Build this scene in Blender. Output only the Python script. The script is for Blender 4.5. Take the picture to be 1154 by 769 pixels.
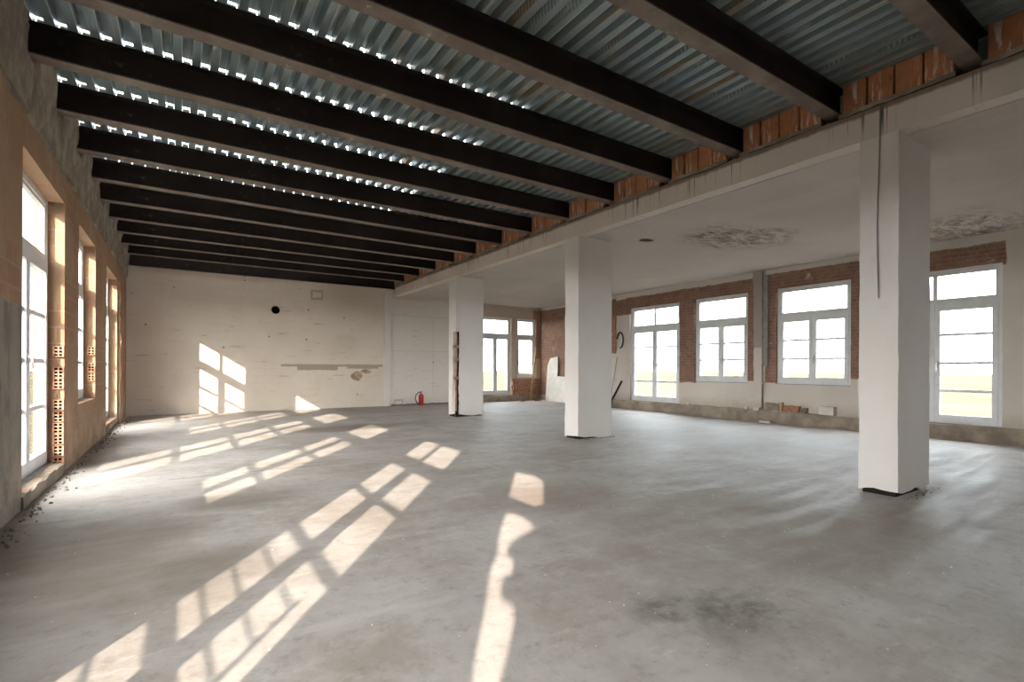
import bpy, bmesh, math, random
from mathutils import Vector, Matrix, noise as mnoise
from mathutils.geometry import tessellate_polygon

for o in list(bpy.data.objects):
    bpy.data.objects.remove(o, do_unlink=True)
SC = bpy.context.scene
COL = SC.collection
RND = random.Random(7)

# ------------------------------------------------------------------ camera
cam_d = bpy.data.cameras.new('camera')
cam = bpy.data.objects.new('camera', cam_d)
COL.objects.link(cam)
cam_d.sensor_width = 36.0
cam_d.sensor_fit = 'HORIZONTAL'
cam_d.lens = 568.3 * 36.0 / 1154.0
cam_d.shift_y = (414.9 - 384.5) / 1154.0
cam_d.clip_start = 0.05
cam_d.clip_end = 3000
cam.matrix_world = (Matrix.Translation((0, 0, 1.25)) @ Matrix.Rotation(-0.5811, 4, 'Z')
                    @ Matrix.Rotation(math.pi / 2, 4, 'X') @ Matrix.Rotation(0.0038, 4, 'Z'))
SC.camera = cam

# ------------------------------------------------------------------ light
SC.view_settings.view_transform = 'Standard'
SC.view_settings.look = 'None'
SC.view_settings.gamma = 1
SC.view_settings.use_curve_mapping = False
SC.view_settings.exposure = 1.6
world = bpy.data.worlds.new('sky')
SC.world = world
world.use_nodes = True
bg = world.node_tree.nodes['Background']
wt = world.node_tree                      # hazy sky, brighter and warmer on the sun's side
w_tc = wt.nodes.new('ShaderNodeTexCoord')
w_dot = wt.nodes.new('ShaderNodeVectorMath'); w_dot.operation = 'DOT_PRODUCT'
w_dot.inputs[1].default_value = (-0.75, -0.60, 0.28)
w_mr = wt.nodes.new('ShaderNodeMapRange'); w_mr.interpolation_type = 'SMOOTHSTEP'
w_mr.inputs['From Min'].default_value = -0.35; w_mr.inputs['From Max'].default_value = 0.75
w_st = wt.nodes.new('ShaderNodeMapRange')
w_st.inputs['To Min'].default_value = 4.1; w_st.inputs['To Max'].default_value = 7.6
w_mx = wt.nodes.new('ShaderNodeMix'); w_mx.data_type = 'RGBA'
w_mx.inputs[6].default_value = (0.88, 0.945, 1.0, 1); w_mx.inputs[7].default_value = (1.0, 0.965, 0.93, 1)
wt.links.new(w_tc.outputs['Generated'], w_dot.inputs[0])
wt.links.new(w_dot.outputs['Value'], w_mr.inputs['Value'])
wt.links.new(w_mr.outputs[0], w_st.inputs['Value']); wt.links.new(w_mr.outputs[0], w_mx.inputs[0])
wt.links.new(w_st.outputs[0], bg.inputs['Strength']); wt.links.new(w_mx.outputs[2], bg.inputs['Color'])
sun_d = bpy.data.lights.new('sun', 'SUN')
sun_d.energy = 5.6
sun_d.color = (1.0, 0.83, 0.69)
sun_d.angle = math.radians(0.5)
sun = bpy.data.objects.new('sun', sun_d)
COL.objects.link(sun)
sun.location = (-20, -25, 20)
sun.rotation_euler = Vector((1.58, 2.15, -1.0)).to_track_quat('-Z', 'Y').to_euler()

# ------------------------------------------------------------------ geometry helpers
ORG = {}


def box(bm, x0, x1, y0, y1, z0, z1):
    vs = [bm.verts.new(p) for p in ((x0, y0, z0), (x1, y0, z0), (x1, y1, z0), (x0, y1, z0),
                                    (x0, y0, z1), (x1, y0, z1), (x1, y1, z1), (x0, y1, z1))]
    for f in ((0, 3, 2, 1), (4, 5, 6, 7), (0, 1, 5, 4), (1, 2, 6, 5), (2, 3, 7, 6), (3, 0, 4, 7)):
        bm.faces.new([vs[i] for i in f])
    return vs


def tube(bm, pts, r, n=10):
    pts = [Vector(p) for p in pts]
    rings = []
    for i, p in enumerate(pts):
        t = (pts[min(i + 1, len(pts) - 1)] - pts[max(i - 1, 0)]).normalized()
        a = t.orthogonal().normalized() if not rings else None
        if a is None:
            a = (prev - t * prev.dot(t)).normalized()
        prev = a
        b = t.cross(a)
        rr = r[i] if isinstance(r, (list, tuple)) else r
        rings.append([bm.verts.new(p + (a * math.cos(2 * math.pi * k / n) + b * math.sin(2 * math.pi * k / n)) * rr)
                      for k in range(n)])
    for i in range(len(rings) - 1):
        for k in range(n):
            bm.faces.new((rings[i][k], rings[i][(k + 1) % n], rings[i + 1][(k + 1) % n], rings[i + 1][k]))
    bm.faces.new(rings[0][::-1])
    bm.faces.new(rings[-1])


def lathe(bm, cx, cy, prof, n=20):
    rings = []
    for r, z in prof:
        rings.append([bm.verts.new((cx + max(r, 1e-4) * math.cos(2 * math.pi * k / n),
                                    cy + max(r, 1e-4) * math.sin(2 * math.pi * k / n), z)) for k in range(n)])
    for i in range(len(rings) - 1):
        for k in range(n):
            bm.faces.new((rings[i][k], rings[i][(k + 1) % n], rings[i + 1][(k + 1) % n], rings[i + 1][k]))
    bm.faces.new(rings[0][::-1])
    bm.faces.new(rings[-1])


def slab_poly(bm, outer, holes, axis, p0, p1):
    """polygon with holes in (y,z) or (x,z), extruded between p0 and p1 along axis"""
    loops = [[Vector((a, b, 0)) for a, b in l] for l in [outer] + holes]
    tris = tessellate_polygon(loops)
    flat = [v for l in loops for v in l]
    mk = (lambda v, p: (p, v.x, v.y)) if axis == 'x' else (lambda v, p: (v.x, p, v.y))
    A = [bm.verts.new(mk(v, p0)) for v in flat]
    B = [bm.verts.new(mk(v, p1)) for v in flat]
    for t in tris:
        bm.faces.new([A[i] for i in t])
        bm.faces.new([B[i] for i in t][::-1])
    k = 0
    for l in loops:
        n = len(l)
        for i in range(n):
            bm.faces.new((A[k + i], A[k + (i + 1) % n], B[k + (i + 1) % n], B[k + i]))
        k += n
    bmesh.ops.recalc_face_normals(bm, faces=bm.faces)


def rect(a0, a1, b0, b1):
    return [(a0, b0), (a1, b0), (a1, b1), (a0, b1)]


def rough(bm, amp, scale, cuts=0, seed=0.0, verts=None):
    if cuts:
        bmesh.ops.subdivide_edges(bm, edges=bm.edges[:], cuts=cuts, use_grid_fill=True)
    bm.normal_update()
    off = Vector((seed * 13.7, seed * 5.1, seed * 3.3))
    for v in (verts or bm.verts):
        d = mnoise.noise_vector(v.co * scale + off) * amp + mnoise.noise_vector(v.co * scale * 2.7 + off) * amp * .5
        v.co += d


def grid_box(bm, x0, x1, y0, y1, z0, z1, step):
    """box subdivided to cells of about step"""
    b2 = bmesh.new()
    box(b2, x0, x1, y0, y1, z0, z1)
    for ax, (a, b) in enumerate(((x0, x1), (y0, y1), (z0, z1))):
        n = max(1, int(round((b - a) / step)))
        for i in range(1, n):
            co = Vector((0, 0, 0)); co[ax] = a + (b - a) * i / n
            no = Vector((0, 0, 0)); no[ax] = 1
            bmesh.ops.bisect_plane(b2, geom=b2.verts[:] + b2.edges[:] + b2.faces[:], plane_co=co, plane_no=no)
    me = bpy.data.meshes.new('tmp'); b2.to_mesh(me); b2.free()
    bm.from_mesh(me); bpy.data.meshes.remove(me)


def bevel(bm, w, seg=2):
    bmesh.ops.bevel(bm, geom=bm.edges[:], offset=w, segments=seg, affect='EDGES', profile=.6)


def empty(name, loc, label=None, cat=None, group=None, kind=None):
    o = bpy.data.objects.new(name, None)
    COL.objects.link(o)
    o.location = loc
    o.empty_display_size = .1
    ORG[o] = Vector(loc)
    tag(o, label, cat, group, kind)
    return o


def tag(o, label=None, cat=None, group=None, kind=None):
    if label: o['label'] = label
    if cat: o['category'] = cat
    if group: o['group'] = group
    if kind: o['kind'] = kind
    return o


def obj(name, bm, mat, parent=None, smooth=False, loc=None):
    org = ORG[parent] if parent is not None else Vector(loc or (0, 0, 0))
    for v in bm.verts:
        v.co -= org
    me = bpy.data.meshes.new(name)
    bm.to_mesh(me)
    bm.free()
    for m in (mat if isinstance(mat, list) else [mat]):
        me.materials.append(m)
    if smooth:
        for p in me.polygons:
            p.use_smooth = True
    o = bpy.data.objects.new(name, me)
    COL.objects.link(o)
    ORG[o] = org
    if parent is not None:
        o.parent = parent
    else:
        o.location = org
    return o


def copy_tree(o, parent=None):
    c = o.copy()
    COL.objects.link(c)
    if parent is not None:
        c.parent = parent
    for ch in list(o.children):
        copy_tree(ch, c)
    return c


# ------------------------------------------------------------------ material helpers
class G:
    def __init__(s, name):
        s.m = bpy.data.materials.new(name)
        s.m.use_nodes = True
        s.t = s.m.node_tree
        s.t.nodes.clear()
        s.out = s.n('ShaderNodeOutputMaterial')
        s.p = s.n('ShaderNodeBsdfPrincipled')
        s.t.links.new(s.p.outputs[0], s.out.inputs[0])
        s.tc = s.n('ShaderNodeTexCoord')
        s.co = s.tc.outputs['Object']
        s._w = {}

    def n(s, typ, **k):
        nd = s.t.nodes.new(typ)
        for a, v in k.items():
            setattr(nd, a, v)
        return nd

    def put(s, sock, v):
        if isinstance(v, bpy.types.NodeSocket):
            s.t.links.new(v, sock)
        else:
            if sock.type == 'RGBA' and len(v) == 3:
                v = (*v, 1)
            sock.default_value = v

    def math(s, op, a, b=0.0, clamp=False):
        nd = s.n('ShaderNodeMath', operation=op)
        nd.use_clamp = clamp
        s.put(nd.inputs[0], a); s.put(nd.inputs[1], b)
        return nd.outputs[0]

    def vec(s, op, a, b=(0, 0, 0)):
        nd = s.n('ShaderNodeVectorMath', operation=op)
        s.put(nd.inputs[0], a)
        if op == 'SCALE': s.put(nd.inputs['Scale'], b)
        else: s.put(nd.inputs[1], b)
        return nd.outputs[0]

    def sep(s, v):
        nd = s.n('ShaderNodeSeparateXYZ'); s.put(nd.inputs[0], v)
        return nd.outputs

    def comb(s, x, y, z):
        nd = s.n('ShaderNodeCombineXYZ')
        for i, v in enumerate((x, y, z)): s.put(nd.inputs[i], v)
        return nd.outputs[0]

    def noise(s, scale, detail=5, rough=.6, stretch=(1, 1, 1), off=(0, 0, 0), colr=False, dist=0):
        mp = s.n('ShaderNodeMapping')
        mp.inputs['Scale'].default_value = stretch
        mp.inputs['Location'].default_value = off
        s.put(mp.inputs['Vector'], s.co)
        nd = s.n('ShaderNodeTexNoise')
        nd.inputs['Scale'].default_value = scale
        nd.inputs['Detail'].default_value = detail
        nd.inputs['Roughness'].default_value = rough
        nd.inputs['Distortion'].default_value = dist
        s.put(nd.inputs['Vector'], mp.outputs[0])
        return nd.outputs['Color' if colr else 'Fac']

    def mr(s, v, a, b, c=0.0, d=1.0, smooth=True):
        nd = s.n('ShaderNodeMapRange')
        nd.interpolation_type = 'SMOOTHSTEP' if smooth else 'LINEAR'
        s.put(nd.inputs['Value'], v)
        for i, x in zip(('From Min', 'From Max', 'To Min', 'To Max'), (a, b, c, d)):
            nd.inputs[i].default_value = x
        return nd.outputs[0]

    def mix(s, f, a, b, blend='MIX'):
        nd = s.n('ShaderNodeMix', data_type='RGBA', blend_type=blend)
        s.put(nd.inputs[0], f); s.put(nd.inputs[6], a); s.put(nd.inputs[7], b)
        return nd.outputs[2]

    def wob(s, amp, scale=3.0):
        key = (amp, scale)
        if key not in s._w:
            nz = s.noise(scale, 4, .65, colr=True)
            s._w[key] = s.vec('ADD', s.co, s.vec('SCALE', s.vec('SUBTRACT', nz, (.5, .5, .5)), amp * 2))
        return s._w[key]

    def boxmask(s, lo, hi, amp=.08, scale=3.0, e=.02):
        """1 inside the box lo..hi (None = unbounded), ragged by noise"""
        lo = tuple(-1e3 if v is None else v for v in lo)
        hi = tuple(1e3 if v is None else v for v in hi)
        w = s.wob(amp, scale)
        a = s.vec('SCALE', s.vec('SUBTRACT', w, lo), 1 / e)
        b = s.vec('SCALE', s.vec('SUBTRACT', hi, w), 1 / e)
        mn = s.vec('MINIMUM', s.vec('MINIMUM', a, b), (1, 1, 1))
        mn = s.vec('MAXIMUM', mn, (0, 0, 0))
        o = s.sep(mn)
        return s.math('MULTIPLY', s.math('MULTIPLY', o[0], o[1]), o[2])

    def blob(s, c, r, amp=.3, scale=1.2, e0=.6, e1=1.1):
        w = s.wob(amp, scale)
        d = s.vec('DIVIDE', s.vec('SUBTRACT', w, c), r)
        nd = s.n('ShaderNodeVectorMath', operation='LENGTH'); s.put(nd.inputs[0], d)
        return s.mr(nd.outputs['Value'], e0, e1, 1, 0)

    def mx(s, *v):
        r = v[0]
        for x in v[1:]: r = s.math('MAXIMUM', r, x)
        return r

    def brick(s, u, v, w=.25, h=.077, c1=(.33, .12, .065), c2=(.24, .085, .05), mort=(.36, .31, .26), ms=.011, off=.5):
        nd = s.n('ShaderNodeTexBrick')
        nd.offset = off
        s.put(nd.inputs['Vector'], s.comb(u, v, 0.0))
        nd.inputs['Scale'].default_value = 1.0
        nd.inputs['Brick Width'].default_value = w
        nd.inputs['Row Height'].default_value = h
        nd.inputs['Mortar Size'].default_value = ms
        nd.inputs['Mortar Smooth'].default_value = .2
        s.put(nd.inputs['Color1'], c1); s.put(nd.inputs['Color2'], c2); s.put(nd.inputs['Mortar'], mort)
        return nd.outputs['Color'], nd.outputs['Fac']

    def done(s, col, rough=.85, metal=0.0, bump=None, bstr=.3, bdist=.02, spec=.3):
        s.put(s.p.inputs['Base Color'], col)
        s.put(s.p.inputs['Roughness'], rough)
        s.put(s.p.inputs['Metallic'], metal)
        s.p.inputs['Specular IOR Level'].default_value = spec
        if bump is not None:
            b = s.n('ShaderNodeBump')
            b.inputs['Strength'].default_value = bstr
            b.inputs['Distance'].default_value = bdist
            s.put(b.inputs['Height'], bump)
            s.t.links.new(b.outputs[0], s.p.inputs['Normal'])
        return s.m


def simple(name, col, rough=.7, metal=0.0, var=.25, scale=6, spec=.3):
    g = G(name)
    nz = g.noise(scale, 5)
    c = g.mix(g.mr(nz, .35, .7), tuple(v * (1 - var) for v in col), tuple(min(1, v * (1 + var * .5)) for v in col))
    return g.done(c, rough, metal, nz, .15, .01, spec)


def floor_material():
    g = G('worn_concrete_screed')
    big = g.noise(.35, 4, .55)
    mid = g.noise(1.3, 9, .72, off=(3, 1, 0))
    fine = g.noise(9, 8, .78)
    trow = g.noise(2.2, 5, .6, stretch=(.35, 2.2, 1), off=(7, 2, 0))
    c = g.mix(g.mr(big, .35, .65), (.40, .372, .348), (.47, .448, .43))
    c = g.mix(g.mr(mid, .42, .66, 0, .65), c, (.30, .265, .235))
    c = g.mix(g.mr(trow, .52, .7, 0, .45), c, (.56, .54, .52))
    c = g.mix(g.mr(fine, .5, .72, 0, .55), c, (.17, .148, .125))
    dirt = g.mr(g.noise(.75, 10, .74, off=(11, 3, 0)), .48, .62)
    c = g.mix(g.math('MULTIPLY', dirt, .5), c, (.27, .225, .18))
    dust = g.mr(g.noise(2.6, 9, .75, stretch=(.6, 1.4, 1), off=(4, 13, 0)), .56, .66)
    c = g.mix(g.math('MULTIPLY', dust, .5), c, (.58, .55, .52))
    # brown stained areas and darker brown patches
    brown = g.mx(g.blob((3.6, 2.35, 0), (1.5, 1.1, 9), .6, .9, .45, 1.25),
                 g.blob((4.5, 1.75, 0), (1.3, .7, 9), .5, .9, .4, 1.25),
                 g.blob((3.1, 3.9, 0), (.9, .7, 9), .5, .9, .3, 1.2))
    c = g.mix(g.math('MULTIPLY', brown, g.mr(mid, .25, .65, .45, .95)), c, (.26, .215, .175))
    dk = g.mx(g.blob((2.12, 1.76, 0), (.26, .17, 9), .22, 2.2, .2, 1.2),
              g.blob((2.35, 1.5, 0), (.4, .3, 9), .3, 2.2, .1, 1.2))
    c = g.mix(g.math('MULTIPLY', dk, g.mr(fine, .3, .65, .35, .8)), c, (.09, .075, .06))
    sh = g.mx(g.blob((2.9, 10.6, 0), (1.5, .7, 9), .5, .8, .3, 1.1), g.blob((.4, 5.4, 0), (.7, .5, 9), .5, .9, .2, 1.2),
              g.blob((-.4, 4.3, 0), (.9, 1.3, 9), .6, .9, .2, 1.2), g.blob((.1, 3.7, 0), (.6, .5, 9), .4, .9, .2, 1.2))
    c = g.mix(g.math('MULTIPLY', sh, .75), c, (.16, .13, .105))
    # sky sheen beneath the slab painted into the colour, and a thin pale strip
    pale = g.mx(g.blob((8.7, 6.2, 0), (2.6, 4.6, 9), .7, .6, .4, 1.15), g.blob((6.3, 1.75, 0), (1.3, .07, 9), .12, 2, .4, 1.1))
    c = g.mix(g.math('MULTIPLY', pale, g.mr(trow, .3, .7, .25, .6)), c, (.52, .53, .545))
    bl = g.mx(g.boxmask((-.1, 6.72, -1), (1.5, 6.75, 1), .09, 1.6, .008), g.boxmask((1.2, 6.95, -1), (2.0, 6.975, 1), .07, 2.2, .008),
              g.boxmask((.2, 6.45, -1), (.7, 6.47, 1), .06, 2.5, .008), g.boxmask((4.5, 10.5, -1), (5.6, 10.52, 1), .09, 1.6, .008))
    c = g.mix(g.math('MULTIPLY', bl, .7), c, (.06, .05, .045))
    # cracks
    vz = g.n('ShaderNodeTexVoronoi', feature='DISTANCE_TO_EDGE')
    vz.inputs['Scale'].default_value = .55
    g.put(vz.inputs['Vector'], g.wob(.35, 2.0))
    ck = g.math('MULTIPLY', g.mr(vz.outputs['Distance'], .0, .012, 1, 0), g.math('MULTIPLY', g.mr(g.noise(.7, 2, off=(9, 4, 0)), .52, .62), g.mx(g.blob((.5, 6.7, 0), (1.1, .5, 9), .2, 1, .7, 1.1), g.blob((2.4, 7.3, 0), (.9, .4, 9), .2, 1, .7, 1.1))))
    c = g.mix(g.math('MULTIPLY', ck, .8), c, (.05, .045, .04))
    spk = g.n('ShaderNodeTexVoronoi'); spk.inputs['Scale'].default_value = 9
    g.put(spk.inputs['Vector'], g.co)
    c = g.mix(g.math('MULTIPLY', g.mr(spk.outputs['Distance'], .02, .05, 1, 0), .25), c, (.6, .58, .55))
    h = g.math('ADD', g.math('MULTIPLY', mid, .6), g.math('MULTIPLY', fine, .35))
    return g.done(c, g.mr(trow, .3, .7, .5, .75), 0, h, .35, .03, .35)


def deck_material():
    g = G('galvanised_decking')
    n1 = g.noise(1.2, 4, .6)
    n2 = g.noise(5, 5, .65, stretch=(3, .4, 1))
    c = g.mix(g.mr(n1, .35, .65), (.27, .335, .33), (.27, .335, .375))
    c = g.mix(g.mr(n2, .5, .75, 0, .6), c, (.44, .50, .49))
    x, y, z = g.sep(g.co)
    rust = g.math('MULTIPLY', g.mr(g.noise(2.2, 5, .7, stretch=(6, .25, 1), off=(4, 4, 0)), .55, .64), g.mr(x, .2, 2.6))
    c = g.mix(g.math('MULTIPLY', rust, .8), c, (.42, .30, .16))
    wht = g.mr(g.noise(2.6, 5, .7, stretch=(5, .3, 1), off=(1, 9, 0)), .58, .67)
    c = g.mix(g.math('MULTIPLY', wht, .8), c, (.62, .63, .60))
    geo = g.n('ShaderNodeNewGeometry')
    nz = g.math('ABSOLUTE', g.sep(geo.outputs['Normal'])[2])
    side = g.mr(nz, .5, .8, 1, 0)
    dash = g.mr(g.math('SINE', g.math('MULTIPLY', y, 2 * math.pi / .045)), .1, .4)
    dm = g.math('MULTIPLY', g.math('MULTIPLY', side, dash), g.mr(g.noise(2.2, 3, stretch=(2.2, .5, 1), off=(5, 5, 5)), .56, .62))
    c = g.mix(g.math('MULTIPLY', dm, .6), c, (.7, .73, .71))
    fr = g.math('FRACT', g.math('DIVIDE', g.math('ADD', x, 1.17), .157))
    ln = g.math('MULTIPLY', g.math('LESS_THAN', g.math('ABSOLUTE', g.math('SUBTRACT', fr, .45)), .022), g.mr(g.noise(2.0, 3, off=(2, 5, 5)), .25, .45))  # rib-edge highlights painted in as thin pale lines
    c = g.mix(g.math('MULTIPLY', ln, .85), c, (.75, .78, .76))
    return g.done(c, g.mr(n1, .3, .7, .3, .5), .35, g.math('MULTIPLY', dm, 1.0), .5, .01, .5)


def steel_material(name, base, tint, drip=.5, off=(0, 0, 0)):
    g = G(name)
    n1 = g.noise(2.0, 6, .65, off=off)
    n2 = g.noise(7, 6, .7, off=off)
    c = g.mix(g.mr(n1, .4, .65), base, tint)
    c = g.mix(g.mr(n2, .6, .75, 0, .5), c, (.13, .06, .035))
    if drip:
        w = g.mr(g.noise(11, 6, .75, stretch=(1, .6, 1), off=(2, 2, 2)), .59, .65)
        w = g.math('MULTIPLY', w, g.mr(g.noise(.8, 2, off=(6, 1, 0)), .50, .62))
        c = g.mix(g.math('MULTIPLY', w, drip), c, (.55, .5, .44))
    return g.done(c, .65, .0, n2, .3, .01, .35)


def plaster(name, base, dirt, stain=(.3, .25, .2), s1=.35, s2=.3, rough=.9):
    g = G(name)
    a = g.noise(.7, 5, .6)
    b = g.noise(3, 6, .68, off=(2, 5, 1))
    f = g.noise(16, 5, .7, off=(1, 1, 8))
    c = g.mix(g.mr(a, .35, .68, 0, s1), base, dirt)
    c = g.mix(g.mr(b, .58, .78, 0, s2), c, stain)
    c = g.mix(g.mr(f, .66, .76, 0, .35), c, tuple(v * .6 for v in base))
    return g, c, g.math('ADD', g.math('MULTIPLY', b, .7), g.math('MULTIPLY', f, .3))


def column_material():
    g, c, h = plaster('limewashed_column', (.70, .665, .64), (.62, .57, .53), (.48, .42, .37), .5, .25)
    return g.done(c, .85, 0, h, .25, .02)


def beam_material():
    g, c, h = plaster('stained_concrete_beam', (.63, .56, .51), (.54, .47, .42), (.40, .33, .28), .5, .35)
    x, y, z = g.sep(g.co)
    top = g.mr(z, 3.62, 3.9)
    st = g.mr(g.noise(3.2, 3, .6, stretch=(1, 8, .12), off=(0, 3, 0)), .58, .64)
    reg = g.mr(g.noise(.9, 2, .5, stretch=(0, 1, 0), off=(0, 6.3, 0)), .42, .55)
    dm = g.math('MULTIPLY', g.math('MULTIPLY', st, reg), g.mr(z, 3.58, 3.80, .25, 1))
    c = g.mix(g.math('MULTIPLY', dm, .9), c, (.15, .105, .075))
    rim = g.math('MULTIPLY', g.mr(g.math('ADD', z, g.math('MULTIPLY', g.noise(6, 4), .06)), 3.845, 3.885), .9)
    c = g.mix(rim, c, (.2, .14, .10))
    return g.done(c, .9, 0, h, .35, .02)


def slab_material():
    g, c, h = plaster('old_slab_soffit', (.50, .445, .405), (.42, .37, .33), (.30, .25, .21), .55, .3)
    sc = g.mx(g.blob((8.3, 5.3, 3.56), (1.3, .9, 9), .5, 1.2, .3, 1.1), g.blob((10.9, 2.9, 3.56), (1.4, 1.0, 9), .5, 1.2, .2, 1.2))
    nz = g.noise(3.5, 6, .75, stretch=(1, 2.2, 1), dist=.6)
    c = g.mix(g.math('MULTIPLY', sc, g.mr(nz, .44, .52, 0, .85)), c, (.22, .165, .12))
    c = g.mix(g.math('MULTIPLY', sc, g.mr(nz, .58, .64)), c, (.05, .04, .035))
    c = g.mix(g.blob((7.04, 6.3, 3.56), (.16, .12, 9), .05, 6, .7, 1), c, (.05, .04, .03))
    pl = g.mr(g.noise(1.0, 4, .6, stretch=(1, .35, 1), off=(8, 8, 0)), .5, .7, 0, .4)
    c = g.mix(pl, c, (.58, .53, .49))
    return g.done(c, .9, 0, g.math('ADD', h, g.math('MULTIPLY', g.math('MULTIPLY', sc, nz), -1.5)), .4, .03)


def right_wall_material():
    g, c, h = plaster('plaster_and_bare_brick', (.66, .60, .54), (.56, .505, .45), (.45, .37, .30), .5, .3)
    x, y, z = g.sep(g.co)
    bc, bf = g.brick(y, z, c1=(.27, .135, .09), c2=(.22, .11, .08), mort=(.27, .19, .145))
    nz = g.noise(5, 6, .7)
    bc = g.mix(g.mr(nz, .42, .68, 0, .65), bc, (.36, .24, .18))
    bc = g.mix(g.mr(nz, .60, .74, 0, .5), bc, (.14, .06, .045))
    B = [g.boxmask((None, 11.0, 2.9), (None, 16, 3.40), .05),
         g.boxmask((None, 8.55, .86), (None, 9.10, 3.3), .05),
         g.boxmask((None, 6.95, 2.9), (None, 11.1, 3.43), .05),
         g.boxmask((None, 6.93, .95), (None, 7.12, 3.3), .04),
         g.boxmask((None, 6.3, .92), (None, 6.66, 3.3), .04),
         g.boxmask((None, 4.5, 3.0), (None, 6.68, 3.47), .05),
         g.boxmask((None, 4.45, 1.05), (None, 4.86, 3.3), .05),
         g.boxmask((None, 2.5, 3.0), (None, 4.5, 3.42), .04),
         g.boxmask((None, 11.5, 1.72), (None, 12.3, 3.45), .05),
         g.boxmask((None, 12.3, .2), (None, 16, 3.5), .08)]
    gray = g.boxmask((None, 6.64, 1.75), (None, 6.98, 3.6), .03)
    c = g.mix(g.math('MULTIPLY', gray, .8), c, (.33, .29, .26))
    lowdirt = g.mr(g.math('ADD', z, g.math('MULTIPLY', nz, .35)), .45, .75, .6, 0)
    c = g.mix(lowdirt, c, (.42, .36, .29))
    bm_ = g.mx(*B)
    bm_ = g.math('MULTIPLY', bm_, g.mr(g.noise(1.8, 6, .75, off=(5, 5, 5)), .30, .40))
    c = g.mix(bm_, c, bc)
    hh = g.math('ADD', h, g.math('MULTIPLY', bm_, g.math('MULTIPLY', bf, -.8)))
    return g.done(c, .9, 0, hh, .4, .02)


def far_wall_material():
    g, c, h = plaster('cream_painted_brick', (.70, .615, .535), (.59, .50, .42), (.45, .36, .27), .5, .25)
    x, y, z = g.sep(g.co)
    bc, bf = g.brick(x, z, .40, .20, ms=.006)
    c = g.mix(g.math('MULTIPLY', bf, g.mr(g.noise(.9, 4, off=(3, 0, 3)), .45, .65, 0, .25)), c, (.36, .29, .22))
    # cooler whitewashed panel right of the pilaster
    pan = g.boxmask((5.70, None, -1), (9.0, None, 3.5), .02)
    c = g.mix(g.math('MULTIPLY', pan, .75), c, (.70, .67, .63))
    seams = g.mx(g.boxmask((5.7, None, 2.96), (9.0, None, 2.985), .012, 6, .01), g.boxmask((5.7, None, 1.79), (9.0, None, 1.81), .02, 6, .008),
                 g.boxmask((7.2, None, .4), (7.22, None, 2.9), .01, 6, .008))
    c = g.mix(g.math('MULTIPLY', seams, .5), c, (.3, .25, .2))
    # broken ledge line and patch
    led = g.mx(g.boxmask((2.42, None, 1.265), (5.45, None, 1.345), .02, 8, .01),
               g.boxmask((2.85, None, 1.15), (4.05, None, 1.31), .05, 3, .02), g.boxmask((4.3, None, 1.20), (5.3, None, 1.3), .06, 3, .02))
    c = g.mix(g.math('MULTIPLY', led, .85), c, (.34, .27, .205))
    pat = g.mx(g.blob((4.62, 15.9, .98), (.20, 9, .17), .10, 4, .7, 1.0), g.blob((4.9, 15.9, 1.12), (.22, 9, .07), .1, 4, .7, 1.0))
    pn = g.noise(9, 4, .7)
    c = g.mix(pat, c, g.mix(g.mr(pn, .45, .55), (.30, .19, .13), (.45, .33, .24)))
    sq = g.math('SUBTRACT', g.boxmask((3.22, None, 3.27), (3.60, None, 3.58), .05, 5, .02), g.boxmask((3.29, None, 3.33), (3.56, None, 3.52), .06, 5, .02), True)
    c = g.mix(g.math('MULTIPLY', sq, .7), c, (.35, .28, .22))
    pits = g.n('ShaderNodeTexVoronoi'); pits.inputs['Scale'].default_value = 2.2
    g.put(pits.inputs['Vector'], g.comb(x, 0.0, z))
    c = g.mix(g.math('MULTIPLY', g.mr(pits.outputs['Distance'], .045, .08, 1, 0), .75), c, (.16, .12, .09))
    scr = g.mr(g.noise(2.4, 5, .7, stretch=(.6, 1, 5), off=(2, 0, 7)), .60, .68, 0, .6)
    c = g.mix(scr, c, (.42, .33, .25))
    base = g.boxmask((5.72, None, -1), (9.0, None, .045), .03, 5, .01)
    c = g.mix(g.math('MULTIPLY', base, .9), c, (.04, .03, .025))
    # bare brick and grey render round the far windows
    b2, bf2 = g.brick(x, z)
    br = g.mx(g.boxmask((10.45, None, .2), (12, None, .85), .05), g.boxmask((11.4, None, 1.6), (12, None, 3.5), .06))
    gr = g.boxmask((8.7, None, .3), (12, None, 3.55), .03)
    c = g.mix(g.math('MULTIPLY', gr, .8), c, (.52, .44, .36))
    c = g.mix(br, c, g.mix(.3, b2, (.45, .3, .22)))
    return g.done(c, .9, 0, g.math('ADD', h, g.math('MULTIPLY', led, -.6)), .35, .02)


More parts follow.
